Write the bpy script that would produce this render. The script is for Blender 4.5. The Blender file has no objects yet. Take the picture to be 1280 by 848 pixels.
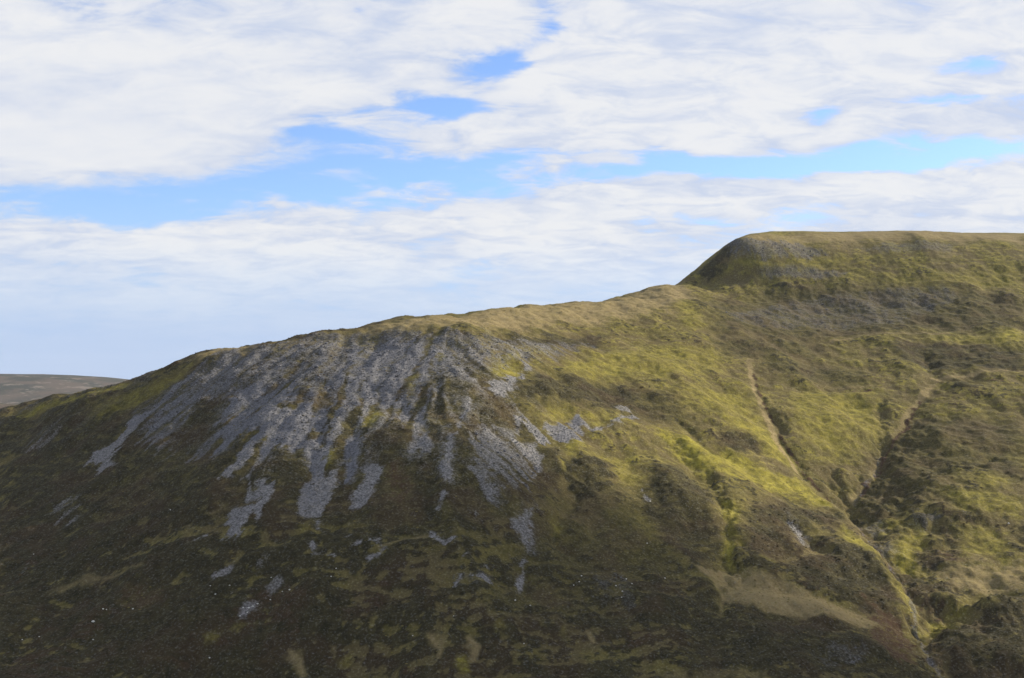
import bpy, math, random
import numpy as np

# ------------------------------------------------------------------ camera
F_PX, CX, CY, HORIZON = 1545.0, 640.0, 424.0, 480.0      # photo pixels
PITCH = math.atan((HORIZON - CY) / F_PX)
scene = bpy.context.scene
cam_data = bpy.data.cameras.new("camera")
cam_data.sensor_width = 36.0
cam_data.lens = F_PX / 1280.0 * 36.0
cam_data.clip_start = 0.5
cam_data.clip_end = 60000.0
camera = bpy.data.objects.new("camera", cam_data)
scene.collection.objects.link(camera)
camera.location = (0, 0, 0)
camera.rotation_euler = (math.pi / 2 + PITCH, 0, 0)
scene.camera = camera

# ------------------------------------------------------------------ light
SUN_EL = math.radians(28.0)
SUN_AZ = math.radians(67.0)          # clockwise from +Y (the view direction)
scene.view_settings.view_transform = 'Standard'
scene.view_settings.look = 'None'
scene.view_settings.gamma = 1.0
scene.view_settings.use_curve_mapping = False
scene.view_settings.exposure = 0.82
scene.cycles.use_denoising = True
scene.cycles.max_bounces = 3
scene.cycles.diffuse_bounces = 2

sun_dir = (math.cos(SUN_EL) * math.sin(SUN_AZ), math.cos(SUN_EL) * math.cos(SUN_AZ), math.sin(SUN_EL))
sun_data = bpy.data.lights.new("sun", 'SUN')
sun_data.energy = 5.0
sun_data.angle = math.radians(0.55)
sun_data.color = (1.0, 0.885, 0.69)
sun = bpy.data.objects.new("sun", sun_data)
scene.collection.objects.link(sun)
from mathutils import Vector
sun.rotation_euler = Vector(sun_dir).to_track_quat('Z', 'Y').to_euler()
sun.location = Vector(sun_dir) * 3000

# ------------------------------------------------------------------ sky
world = bpy.data.worlds.new("World")
scene.world = world
world.use_nodes = True
world.node_tree.nodes.clear()
world.cycles.sampling_method = 'MANUAL'
world.cycles.sample_map_resolution = 256


class NT:
    """tiny node-tree writer"""
    def __init__(self, tree):
        self.t = tree

    def n(self, typ, **kw):
        nd = self.t.nodes.new(typ)
        for k, v in kw.items():
            setattr(nd, k, v)
        return nd

    def put(self, sock, v):
        if isinstance(v, bpy.types.NodeSocket):
            self.t.links.new(v, sock)
        elif v is not None:
            sock.default_value = v

    def m(self, op, a, b=None, c=None, clamp=False):
        nd = self.n('ShaderNodeMath', operation=op, use_clamp=clamp)
        for i, v in enumerate((a, b, c)):
            if v is not None:
                self.put(nd.inputs[i], v)
        return nd.outputs[0]

    def v(self, op, a, b=None, s=None):
        nd = self.n('ShaderNodeVectorMath', operation=op)
        self.put(nd.inputs[0], a)
        if b is not None:
            self.put(nd.inputs[1], b)
        if s is not None:
            self.put(nd.inputs['Scale'], s)
        return nd.outputs['Value'] if op in ('DOT_PRODUCT', 'LENGTH') else nd.outputs[0]

    def mix(self, f, a, b, typ='MIX'):
        nd = self.n('ShaderNodeMix', data_type='RGBA', blend_type=typ, clamp_factor=True)
        self.put(nd.inputs[0], f)
        self.put(nd.inputs[6], a)
        self.put(nd.inputs[7], b)
        return nd.outputs[2]

    def ramp(self, x, lo, hi, a=0.0, b=1.0, smooth=True):
        nd = self.n('ShaderNodeMapRange', interpolation_type='SMOOTHSTEP' if smooth else 'LINEAR')
        for i, v in enumerate((x, lo, hi, a, b)):
            self.put(nd.inputs[i], v)
        return nd.outputs[0]

    def noise(self, vec, scale, detail=4, rough=0.5, dist=0.0, lac=2.0):
        nd = self.n('ShaderNodeTexNoise', noise_dimensions='3D')
        self.put(nd.inputs['Vector'], vec)
        self.put(nd.inputs['Scale'], scale)
        self.put(nd.inputs['Detail'], detail)
        self.put(nd.inputs['Roughness'], rough)
        self.put(nd.inputs['Distortion'], dist)
        self.put(nd.inputs['Lacunarity'], lac)
        return nd.outputs[0]


def px_dir(px, py):
    u, v = (px - CX) / F_PX, (CY - py) / F_PX
    return np.array([u, math.cos(PITCH) - v * math.sin(PITCH), math.sin(PITCH) + v * math.cos(PITCH)])


def az_el(px, py):
    d = px_dir(px, py)
    return math.atan2(d[0], d[1]), math.atan2(d[2], math.hypot(d[0], d[1]))


def build_sky():
    w = NT(world.node_tree)
    out = w.n('ShaderNodeOutputWorld')
    bg = w.n('ShaderNodeBackground')
    bg.inputs['Strength'].default_value = 0.0565
    sky = w.n('ShaderNodeTexSky', sky_type='NISHITA', sun_disc=False)
    sky.sun_elevation = SUN_EL
    sky.sun_rotation = SUN_AZ
    sky.altitude = 400.0
    sky.air_density = 1.0
    sky.dust_density = 0.6
    sky.ozone_density = 2.0
    tc = w.n('ShaderNodeTexCoord')
    d = w.v('NORMALIZE', tc.outputs['Generated'])
    sep = w.n('ShaderNodeSeparateXYZ')
    w.put(sep.inputs[0], d)
    x, y, z = sep.outputs
    az = w.m('ARCTAN2', x, y)
    el = w.m('ARCSINE', z)
    com = w.n('ShaderNodeCombineXYZ')
    w.put(com.inputs[0], az)
    w.put(com.inputs[1], el)
    ang = com.outputs[0]
    # the cloud layer lies on a plane overhead and recedes to the horizon
    zz = w.m('ADD', w.m('MAXIMUM', z, 0.0), 0.22)
    com = w.n('ShaderNodeCombineXYZ')
    w.put(com.inputs[0], w.m('DIVIDE', x, zz))
    w.put(com.inputs[1], w.m('DIVIDE', y, zz))
    layer = com.outputs[0]
    wob = w.n('ShaderNodeTexNoise')
    w.put(wob.inputs['Vector'], layer)
    wob.inputs['Scale'].default_value = 3.5
    wob.inputs['Detail'].default_value = 5
    wob = w.v('SUBTRACT', wob.outputs['Color'], (0.5, 0.5, 0.5))
    ang2 = w.v('ADD', ang, w.v('MULTIPLY', wob, (0.12, 0.05, 0.0)))
    # (centre px, size px, amount): cloud banks (+) and clear lanes (-)
    blobs = SKY_BLOBS
    cov = 0.65
    for bx, by, sx, sy, amt in blobs:
        a, e = az_el(bx, by)
        q = w.v('MULTIPLY', w.v('SUBTRACT', ang2, (a, e, 0)), (F_PX / sx, F_PX / sy, 0))
        g = w.m('EXPONENT', w.m('MULTIPLY', w.v('DOT_PRODUCT', q, q), -0.5))
        cov = w.m('MULTIPLY_ADD', g, amt, cov)
        if (bx, by) == (120, 160):
            bank = g
    n1 = w.noise(layer, 2.6, 7, 0.62, 0.25)
    n2 = w.noise(w.v('MULTIPLY', layer, (0.85, 1.35, 1)), 8.5, 6, 0.64, 0.5)
    n3 = w.noise(w.v('ADD', layer, (7.3, 1.1, 0)), 3.2, 5, 0.6)
    c = w.m('MULTIPLY_ADD', w.m('SUBTRACT', n1, 0.5), 1.05, cov)
    # one soft smooth bank, and smoother veils towards the horizon; broken ripples elsewhere
    ripple = w.m('MULTIPLY', w.m('MULTIPLY_ADD', bank, -0.8, 1.0), w.ramp(el, 0.03, 0.13, 0.25, 1.0))
    c = w.m('MULTIPLY_ADD', w.m('MULTIPLY', w.m('SUBTRACT', n2, 0.5), ripple), 1.15, c)
    alpha = w.ramp(c, 0.22, 0.68)
    # thick parts are white, thin parts take a lavender grey
    thick = w.ramp(w.m('MULTIPLY_ADD', w.m('SUBTRACT', n3, 0.5), 1.7, c), 0.42, 1.10)
    thick = w.m('ADD', w.m('MULTIPLY', thick, 0.55), w.m('MULTIPLY', w.ramp(w.m('MULTIPLY_ADD', w.m('SUBTRACT', n2, 0.5), ripple, 0.52), 0.36, 0.62), 0.45))
    cloud = w.mix(thick, (6.0, 6.7, 8.3, 1), (8.7, 8.75, 8.9, 1))
    low = w.ramp(el, 0.16, 0.03)
    skyc = w.mix(w.m('MULTIPLY', low, 0.9), w.mix(1.0, sky.outputs[0], SKY_TINT, 'MULTIPLY'), (4.5, 5.9, 8.7, 1))
    alpha = w.m('MULTIPLY', alpha, w.ramp(el, 0.015, 0.125, 0.10, 0.97))
    col = w.mix(alpha, skyc, cloud)
    w.put(bg.inputs['Color'], col)
    w.put(out.inputs['Surface'], bg.outputs[0])


SKY_TINT = (1.42, 1.58, 2.0, 1)
SKY_BLOBS = [
    (430, 170, 55, 16, -.62), (545, 132, 60, 13, -.55), (628, 75, 26, 14, -.6), (690, 34, 26, 20, -.6),
    (460, 14, 14, 8, -.3), (270, 244, 210, 14, -.62), (100, 262, 85, 14, -.70), (520, 215, 140, 16, -.62),
    (800, 212, 150, 12, -.50), (1000, 202, 150, 11, -.45), (1190, 196, 130, 9, -.5), (1020, 142, 26, 5, -.40),
    (1215, 78, 45, 6, -.5), (1190, 120, 75, 6, -.45), (830, 161, 26, 4, -.4), (830, 275, 55, 8, -.3), (1010, 270, 70, 8, -.2),
    (120, 160, 170, 60, .40), (900, 100, 290, 75, .34), (560, 150, 24, 16, -.1), (300, 320, 95, 22, .30),
    (735, 268, 42, 18, .35), (500, 300, 300, 30, .12), (1120, 240, 260, 22, .22), (750, 209, 60, 5, .5),
    (655, 217, 50, 6, .45), (620, 20, 40, 14, .35), (300, 50, 220, 60, .10), (640, 170, 70, 14, .2),
]
build_sky()
CTRL_LIST = [
 # x=-60
 (-80,535,1440),(-80,640,1180),(-80,760,960),(-80,880,800),
 (0,513,1400),(0,560,1290),(0,629,1150),(0,720,1000),(0,848,845),
 (100,489,1368),(100,560,1210),(100,640,1080),(100,740,950),(100,848,838),
 (165,475,1320),(200,462,1310),(200,550,1150),(200,650,1010),(200,750,910),(200,848,835),
 (250,442,1320),(290,436,1320),
 (300,460,1250),(300,550,1090),(300,650,970),(300,750,890),(300,848,832),
 (345,427,1320),(400,415,1330),(400,440,1255),(400,493,1150),(400,580,1040),(400,680,940),(400,770,875),(400,848,832),
 (480,402,1400),(480,430,1280),(480,500,1140),(480,600,1010),(480,700,920),(480,848,825),
 (540,396.5,1425),(560,394,1470),(60,498,1390),(120,484,1352),(560,412,1300),(560,480,1160),(560,580,1020),(560,680,930),(560,770,865),(560,848,820),
 (660,383,1580),(660,405,1420),(660,430,1320),(660,500,1180),(660,600,1045),(660,700,945),(660,848,825),
 (760,375,1690),(760,420,1480),(760,500,1265),(760,600,1100),(760,700,970),(760,848,830),
 (830,356,1800),(856,347,1900),(872,337,1946),(886,328,1951),(902,314.5,1957),(916,303,1963),(890,328,1985),(915,306,1995),(884,352,1866),(905,326,1878),(928,301,1894),(950,293,1940),(960,292,1965),(965,293.5,2060),(1030,292.5,2090),(935,296,2000),
 (870,420,1540),(870,500,1325),(870,600,1140),(870,700,1000),(870,848,835),
 (1000,291,1985),(1000,304,1935),(1000,345,1850),(1000,420,1620),(1000,500,1420),(1000,600,1220),(1000,700,1040),(1000,848,850),
 (930,345,1850),
 (1140,290,2010),(1140,308,1940),(1140,345,1850),(1140,420,1640),(1140,500,1450),(1140,600,1250),(1140,700,1090),(1140,780,960),(1140,848,880),
 (1280,293,2030),(1280,310,1950),(1280,345,1860),(1280,430,1620),(1280,500,1440),(1280,600,1250),(1280,700,1100),(1280,780,1000),(1280,848,925),
 (1380,297,2040),(1380,345,1880),(1380,430,1630),(1380,600,1260),(1380,848,940),
]
WORLD_LIST = [
 # behind the skyline
 (-620,1700,-130),(-420,1650,-95),(-300,1600,-60),(-180,1650,-40),(-60,1800,-30),(60,2000,-20),(200,2200,0),(-900,1500,-170),
 (-500,2300,-190),(-1000,2200,-200),(0,2700,-120),(-1500,2000,-210),(-1500,1200,-230),
 (400,2150,236),(560,2150,248),(760,2200,248),(950,2250,247),(600,2500,244),(1000,2600,250),(1500,2500,240),(1800,2200,230),
 (330,2300,150),(255,1990,118),(300,2040,130),(345,2040,180),(240,1930,125),(370,2080,232),
 (-435,1400,-18),(-385,1405,-8),(-330,1410,4),(-280,1400,14),(-250,1430,8),(-215,1420,26),(-160,1450,58),(-100,1520,66),(-520,1470,-42),
 # valley floor and the near hillside below the viewer
 (-500,700,-222),(-200,690,-224),(0,690,-226),(200,700,-228),(450,740,-235),(700,800,-240),(-900,800,-215),(1100,850,-235),
 (-500,520,-205),(0,520,-205),(500,560,-215),(-500,300,-150),(0,300,-150),(500,300,-150),(0,120,-75),(-400,100,-70),(400,100,-70),
 (0,20,-12),(0,0,-1.8),(-150,0,-4),(150,0,-4),(0,-120,30),(-500,-100,20),(500,-100,20),(-1400,500,-200),(1500,600,-150),(1500,1400,10),(1700,1800,150),
]

# ------------------------------------------------------------------ numpy terrain tools
def _hash(ix, iy, seed):
    h = (ix.astype(np.uint32) * np.uint32(374761393)) ^ (iy.astype(np.uint32) * np.uint32(668265263)) ^ np.uint32((seed * 2246822519) & 0xFFFFFFFF)
    h = (h ^ (h >> np.uint32(13))) * np.uint32(1274126177)
    h ^= h >> np.uint32(16)
    return h


_ANG = np.linspace(0, 2 * np.pi, 257)[:256]
_GX, _GY = np.cos(_ANG).astype(np.float32), np.sin(_ANG).astype(np.float32)


def perlin(x, y, seed=0):
    x = np.asarray(x, np.float32); y = np.asarray(y, np.float32)
    x0, y0 = np.floor(x), np.floor(y)
    fx, fy = x - x0, y - y0
    ix, iy = x0.astype(np.int32), y0.astype(np.int32)
    u = fx * fx * fx * (fx * (fx * 6 - 15) + 10)
    v = fy * fy * fy * (fy * (fy * 6 - 15) + 10)

    def g(dx, dy):
        k = _hash(ix + dx, iy + dy, seed) & np.uint32(255)
        return _GX[k] * (fx - dx) + _GY[k] * (fy - dy)
    a = g(0, 0); b = g(1, 0); c = g(0, 1); d = g(1, 1)
    a = a + u * (b - a)
    c = c + u * (d - c)
    return (a + v * (c - a)) * 1.5


def fbm(x, y, scale, octaves=4, gain=0.5, seed=0):
    s = np.zeros(np.broadcast(x, y).shape, np.float32); amp = 1.0; tot = 0.0; f = 1.0 / scale
    for o in range(octaves):
        s += amp * perlin(x * f + 17.3 * o, y * f - 9.1 * o, seed + o * 101)
        tot += amp; amp *= gain; f *= 2.03
    return s / tot


def sstep(a, b, x):
    t = np.clip((x - a) / (b - a), 0, 1)
    return t * t * (3 - 2 * t)


# control points of the land: (photo px, photo py, distance Y in metres) turned into world points


def tps_fit(P, z, lam):
    n = len(P)
    d2 = ((P[:, None] - P[None]) ** 2).sum(-1)
    K = 0.5 * d2 * np.log(d2 + 1e-9)
    K[np.arange(n), np.arange(n)] = lam
    A = np.zeros((n + 3, n + 3)); A[:n, :n] = K
    A[:n, n] = 1; A[:n, n + 1:] = P; A[n, :n] = 1; A[n + 1:, :n] = P.T
    return np.linalg.solve(A, np.r_[z, 0, 0, 0])


def tps_eval(P, w, X, Y):
    out = w[-3] + w[-2] * X + w[-1] * Y
    for i in range(len(P)):
        d2 = (X - P[i, 0]) ** 2 + (Y - P[i, 1]) ** 2
        out = out + w[i] * 0.5 * d2 * np.log(d2 + 1e-9)
    return out


class Field:
    """a regular world grid with bilinear look-up"""
    def __init__(self, x0, y0, step, A):
        self.x0, self.y0, self.step, self.A = x0, y0, step, A

    def __call__(self, X, Y):
        A = self.A
        fx = np.clip((X - self.x0) / self.step, 0, A.shape[1] - 1.001)
        fy = np.clip((Y - self.y0) / self.step, 0, A.shape[0] - 1.001)
        ix = fx.astype(np.int32); iy = fy.astype(np.int32)
        fx = fx - ix; fy = fy - iy
        return ((A[iy, ix] * (1 - fx) + A[iy, ix + 1] * fx) * (1 - fy) + (A[iy + 1, ix] * (1 - fx) + A[iy + 1, ix + 1] * fx) * fy)


def make_base():
    pts = []
    for px, py, Y in CTRL_LIST:
        d = px_dir(px, py)
        pts.append(d / d[1] * Y)
    pts += [np.array(p, float) for p in WORLD_LIST]
    pts = np.array(pts)
    S = 1000.0
    P = pts[:, :2] / S
    w = tps_fit(P, pts[:, 2] / S, 2e-5)
    step = 6.0
    xs = np.arange(-1500, 1900, step); ys = np.arange(-250, 2900, step)
    X, Y = np.meshgrid(xs / S, ys / S)
    A = tps_eval(P, w, X, Y) * S
    return Field(-1500, -250, step, A.astype(np.float32))


def cast(field, px, py, near=500.0, far=2600.0):
    """where the sight line through a photo pixel meets the land (world X, Y, Z)"""
    d = px_dir(px, py); d = d / d[1]
    ts = np.arange(near, far, 1.5)
    diff = field(ts * d[0], ts) - ts * d[2]
    k = np.argmax(diff > 0) if (diff > 0).any() else int(np.argmax(diff))
    if k > 0 and diff[k] > 0:
        t = ts[k - 1] + 1.5 * (-diff[k - 1]) / (diff[k] - diff[k - 1] + 1e-9)
    else:
        t = ts[k]
    return np.array([t * d[0], t, t * d[2]])

# ------------------------------------------------------------------ what lies where on the hill (photo pixels, dropped onto the land)
GULLIES = [   # depth m, width m, course
    (10, 60, [(1185,485),(1150,520),(1118,555),(1098,585),(1084,610),(1078,628),(1100,665),(1128,695),(1150,728),(1160,762),(1175,800),(1215,850)]),
    (-9, 17, [(1036,628),(1062,655),(1092,695),(1120,735),(1136,758)]),
    (-5, 14, [(868,562),(900,600),(922,650),(930,700)]),
    (6, 20, [(1180,470),(1160,487),(1130,525),(1100,555),(1085,585),(1066,610),(1062,628),(1085,665),(1110,695),(1135,728),(1146,762),(1160,800),(1200,850)]),
    (2.5, 6, [(1165,482),(1130,525),(1100,555),(1085,585),(1066,610),(1062,628),(1085,665),(1110,695),(1135,728),(1146,762),(1160,800),(1200,850)]),
    (5, 8, [(936,445),(946,490),(966,522),(976,546),(1002,580),(1032,606),(1058,622)]),
    (4, 6, [(1102,488),(1106,520),(1100,546)]),
    (3, 6, [(1040,560),(1048,590),(1058,615)]),
    (6, 10, [(868,580),(888,600),(905,637),(918,680),(908,708),(900,760)]),
    (5, 9, [(728,566),(714,602),(700,640),(690,668)]),
    (7, 14, [(985,648),(1002,662),(1020,680)]),
    (6, 16, [(1280,735),(1225,735),(1180,745),(1150,765)]),
    (3, 5, [(840,512),(858,535),(880,560),(905,566)]),
    (2.5, 4, [(1170,470),(1210,477),(1250,474)]),
    (2.5, 4, [(1018,482),(1050,489),(1090,486)]),
    (4, 9, [(410,505),(398,560),(385,600)]),
    (4, 9, [(448,520),(436,560),(425,600)]),
    (4, 12, [(1280,560),(1230,575),(1170,590),(1110,610),(1070,625)]),
    (4, 10, [(1160,660),(1130,690),(1125,712)]),
    (4, 9, [(1020,545),(1040,580),(1055,610)]),
    (4, 10, [(1150,430),(1160,455),(1172,475)]),
    (5, 14, [(820,540),(860,580),(880,620)]),
    (3, 8, [(548,560),(545,600),(540,650)]),
]
KNOLLS = [    # centre, radius x, radius y, height m
    (735,585,22,14,5), (1060,690,45,18,9), (960,640,45,16,6), (850,620,36,22,6), (900,530,40,12,4),
    (960,585,60,10,4), (1200,610,60,26,5), (1225,700,30,10,5), (1090,735,30,8,4), (985,735,70,7,-4), (1000,775,60,8,-5),
    (690,490,55,14,5), (480,545,30,14,3), (640,460,22,8,-4), (1175,738,18,7,8), (1245,752,32,9,10), (1262,825,34,10,9), (1200,800,18,8,5), (1150,600,40,14,6), (1120,680,20,14,5), (1230,640,40,12,6), (1100,500,40,12,5), (1000,520,34,14,5), (820,460,60,12,5), (800,545,50,14,6), (780,660,40,20,6), (1180,540,50,14,6), (1060,800,50,10,4), (880,735,14,10,3),
]
S, T, B_, TN, H, PT, BL = 'scree', 'stony', 'bright', 'tan', 'heather', 'peat', 'blue'
FEATURES = [
    # --- turf colours
    (H, .72, 16, .3, [(0,520),(120,495),(240,455),(400,425),(520,432),(640,470),(690,560),(680,640),(560,690),(0,690)]),
    (T, .72, 6, .8, [(170,515),(210,474),(300,440),(400,416),(480,412),(560,424),(640,424),(600,470),(540,490),(500,500),(430,500),(300,495),(240,515),(190,540)]),
    (S, .52, 5, 1.0, [(165,535),(215,482),(300,446),(400,422),(520,426),(600,440),(650,510),(665,590),(620,625),(560,590),(480,580),(420,600),(330,590),(260,560),(190,560)]),
    (B_, .95, 5, .2, [(820,538),(870,556),(905,560),(950,585),(1000,597),(1038,620),(1025,632),(980,617),(920,603),(880,588),(850,572)]),
    (B_, .75, 6, .2, [(895,520),(955,530),(1000,575),(960,572),(925,552)]),
    (B_, .9, 4, .3, [(900,625),(922,635),(928,680),(915,700),(903,690),(908,660)]),
    (B_, .8, 4, .3, [(1056,655),(1100,695),(1142,748),(1130,756),(1090,715),(1050,675)]),  # sunlit ridge edge, its light painted in as bright turf
    (B_, .8, 5, .3, [(1115,660),(1150,648),(1150,680),(1140,710),(1122,700)]),
    (B_, .6, 8, .3, [(1200,655),(1262,660),(1262,690),(1205,690)]),
    (B_, .7, 6, .3, [(1222,600),(1256,598),(1256,615),(1228,618)]),
    (B_, .85, 4, .3, [(685,640),(706,648),(708,672),(690,674)]),
    (B_, .62, 8, .2, [(705,455),(722,444),(770,440),(840,432),(905,440),(900,468),(840,480),(800,470),(740,470),(715,472)]),
    (B_, .6, 10, .2, [(830,485),(930,490),(960,530),(900,520),(850,510)]),
    (B_, .65, 8, .2, [(985,488),(1090,490),(1100,540),(1050,562),(1000,545)]),
    (B_, .55, 8, .2, [(1100,425),(1180,420),(1280,415),(1280,450),(1150,455)]),
    (B_, .9, 5, .2, [(1250,418),(1280,415),(1280,432),(1255,430)]),
    (B_, .6, 6, .2, [(840,372),(862,375),(878,405),(862,412),(848,395)]),
    (B_, .55, 6, .2, [(900,335),(935,320),(1000,326),(1060,318),(1060,330),(990,336),(930,340)]),
    (B_, .5, 8, .2, [(1060,340),(1160,345),(1280,330),(1280,360),(1160,360)]),
    (B_, .85, 3, .2, [(466,508),(480,518),(464,535),(452,532)]), (B_, .85, 3, .2, [(408,562),(420,560),(418,580),(407,582)]),
    (B_, .7, 4, .2, [(612,460),(622,448),(650,442),(654,470),(638,478),(620,472)]), (B_, .7, 4, .2, [(508,470),(528,468),(518,492),(508,498)]),
    (B_, .6, 3, .3, [(546,436),(558,438),(556,455),(548,452)]), (B_, .7, 4, .2, [(680,508),(712,505),(720,520),(690,524)]),
    (B_, .7, 4, .2, [(728,520),(770,526),(768,534),(735,536)]), (B_, .75, 3, .2, [(704,552),(728,552),(722,575),(710,572)]),
    (B_, .8, 2, .2, [(618,778),(632,778),(633,792),(620,794)]), (B_, .85, 2, .2, [(570,822),(586,820),(588,846),(572,848)]),
    (B_, .7, 2, .2, [(699,782),(709,782),(709,798),(700,798)]), (B_, .5, 3, .2, [(418,815),(440,812),(438,830),(420,832)]),
    (B_, .5, 3, .5, [(378,650),(396,648),(392,668),(372,668)]), (B_, .5, 3, .4, [(250,800),(290,780),(318,772),(300,785),(262,806)]),
    (B_, .75, 3, .0, [(24,516),(60,503),(110,491),(158,478),(162,484),(110,498),(60,511),(30,521)]),
    (B_, .55, 5, .3, [(110,505),(190,478),(250,448),(240,460),(190,495),(120,530)]),
    (B_, .5, 8, .2, [(760,640),(830,640),(840,690),(780,700)]), (B_, .5, 5, .2, [(730,575),(790,570),(800,600),(760,600)]),
    (B_, .6, 4, .3, [(888,716),(902,712),(904,770),(893,775)]),
    (B_, .7, 4, .3, [(1145,760),(1165,755),(1185,740),(1200,748),(1180,765),(1160,775)]),
    (B_, .6, 8, .2, [(1110,560),(1180,545),(1280,550),(1280,575),(1190,580)]), (B_, .6, 8, .2, [(1180,620),(1280,625),(1280,650),(1200,645)]), (B_, .6, 6, .2, [(1080,640),(1120,630),(1130,650),(1100,660)]),
    (TN, .9, 4, .0, [(246,444),(272,437),(322,434),(318,441),(280,443),(250,450)]),  # dry grass on the left crest, sunlit gold painted in
    (TN, .85, 8, .0, [(455,411),(540,396),(660,383),(775,372),(850,353),(868,375),(800,396),(700,406),(600,412),(520,417),(470,416)]),  # dry grass along the middle ridge, paled for the sun on it
    (TN, .8, 5, .0, [(915,302),(960,293),(1080,290),(1280,293),(1280,304),(1080,300),(960,305)]),
    (TN, .9, 1, .0, [(1040,428),(1080,421),(1150,416),(1185,417)], 6), (TN, .9, 1, .0, [(936,448),(944,490),(961,522),(972,548),(996,580)], 8),
    (TN, .85, 1, .0, [(1165,472),(1230,465),(1285,462)], 6), (TN, .7, 1, .0, [(1028,479),(1060,484),(1092,482)], 4),
    (TN, .8, 1, .0, [(1165,480),(1140,508),(1108,546),(1085,580),(1066,606)], 8), (TN, .7, 3, .0, [(1170,705),(1240,700),(1280,695),(1280,730),(1200,728)]),
    (TN, .6, 3, .0, [(60,735),(100,722),(140,714),(180,706),(180,712),(110,730),(60,742)]), (TN, .6, 2, .3, [(350,822),(378,815),(384,848),(372,848)]),
    (TN, .6, 2, .3, [(576,806),(592,790),(600,805),(590,822)]), (TN, .8, 1, .0, [(900,706),(903,740),(898,770)], 5),
    (TN, .6, 4, .0, [(830,840),(870,836),(960,838),(960,848),(830,848)]), (TN, .6, 2, .0, [(530,795),(560,790),(555,815),(540,815)]),
    # --- heather and peat
    (H, .95, 6, .1, [(980,700),(1010,690),(1060,683),(1100,700),(1128,745),(1118,765),(1080,752),(1010,730)]),  # knoll face turned from the sun, its shade painted as heather
    (H, .85, 8, .3, [(640,480),(690,465),(760,478),(800,490),(815,515),(760,520),(700,505),(650,500)]),
    (H, .9, 5, .3, [(705,600),(722,572),(760,580),(768,600),(745,625),(715,632)]),
    (H, .8, 8, .2, [(820,590),(850,580),(890,615),(900,690),(880,705),(830,690),(800,640)]),
    (H, .85, 8, .2, [(925,640),(980,630),(1060,640),(1045,660),(1010,655),(1000,690),(960,700),(930,690)]),
    (H, .6, 14, .1, [(640,640),(760,650),(860,690),(850,790),(600,800)]),
    (H, .6, 12, .1, [(880,375),(960,360),(1100,355),(1280,370),(1280,415),(1150,415),(1000,425),(900,420)]),
    (H, .5, 12, .1, [(700,600),(800,605),(870,600),(860,690),(720,680)]),
    (H, .6, 10, .1, [(640,470),(740,475),(850,495),(860,530),(760,525),(680,505)]),
    (H, .62, 12, .1, [(1090,540),(1150,520),(1280,525),(1280,600),(1210,590),(1130,640),(1070,640),(1066,612)]),  # slope facing away from the sun, darkened with heather colour
    (H, .85, 8, .1, [(860,770),(1000,775),(1130,800),(1180,848),(850,848)]), (H, .9, 8, .1, [(1160,780),(1210,760),(1280,745),(1280,848),(1200,848)]),
    (H, .6, 10, .1, [(890,425),(960,418),(1030,430),(1010,450),(940,450),(900,445)]), (H, .8, 5, .2, [(895,548),(935,545),(960,562),(930,568),(900,560)]),
    (H, .6, 10, .1, [(945,455),(1010,450),(1090,465),(1080,480),(1000,478)]), (H, .55, 12, .1, [(880,380),(960,365),(1100,370),(1200,385),(1150,410),(950,415)]),
    (H, .8, 6, .1, [(1120,425),(1230,430),(1280,440),(1280,462),(1180,462),(1120,450)]),
    (H, .85, 6, .2, [(865,712),(900,735),(890,790),(850,790)]), (H, .75, 6, .1, [(905,742),(1000,758),(1100,775),(1060,790),(920,780)]),
    (H, .9, 5, .5, [(396,520),(420,488),(435,480),(430,505),(408,545),(395,548)]), (H, .85, 4, .5, [(290,560),(330,535),(318,552),(282,590),(262,590)]),
    (H, .9, 5, .4, [(330,580),(372,570),(385,600),(372,640),(350,650),(345,610),(325,602)]), (H, .8, 4, .4, [(570,540),(600,520),(590,560),(575,600)]),
    (H, .8, 5, .3, [(545,470),(590,478),(600,500),(560,500)]), (H, .8, 4, .2, [(600,425),(680,415),(770,418),(740,432),(650,435)]),
    (H, .9, 4, .5, [(466,545),(505,530),(510,560),(500,590),(470,585)]), (H, .9, 3, .5, [(536,510),(556,500),(550,545),(545,610),(536,600)]), (H, .9, 4, .4, [(572,560),(586,560),(590,640),(570,640)]), (H, .85, 4, .4, [(605,500),(640,495),(640,530),(610,545),(590,520)]), (H, .9, 4, .5, [(245,500),(280,490),(262,540),(215,570),(215,545)]), (H, .85, 4, .4, [(410,600),(430,600),(436,640),(412,640)]), (H, .85, 4, .4, [(344,560),(372,566),(385,590),(370,620),(350,600)]), (H, .85, 4, .4, [(478,590),(545,570),(545,640),(470,640)]), (H, .8, 4, .3, [(655,560),(700,555),(705,600),(675,620)]),
    (PT, .8, 1, .0, [(1170,474),(1200,479),(1250,476)], 4), (PT, .85, 1, .0, [(1020,484),(1050,490),(1090,489)], 4),
    (PT, .8, 1, .0, [(940,460),(955,505),(980,545),(1005,580),(1035,606)], 4), (PT, .8, 1, .0, [(1150,500),(1120,540),(1096,570),(1076,600)], 5),
    (PT, .7, 1, .0, [(1066,630),(1085,665),(1110,695),(1135,728)], 5), (PT, .7, 3, .1, [(1085,740),(1130,760),(1150,800),(1130,830),(1090,800)]),
    (PT, .6, 6, .2, [(480,580),(500,575),(520,600),(510,640),(485,620)]), (PT, .5, 8, .2, [(140,730),(200,738),(220,760),(150,760)]),
    (H, .95, 3, .2, [(856,346),(886,327),(916,300),(928,301),(905,327),(884,350)]),  # steep summit edge: its shade painted in as dark heather
    (TN, .82, 2, .0, [(868,708),(905,705),(945,712),(1010,732),(1078,756),(1106,771),(1060,775),(1000,766),(935,757),(905,745),(888,722)]),
    # --- stone showing through
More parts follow.
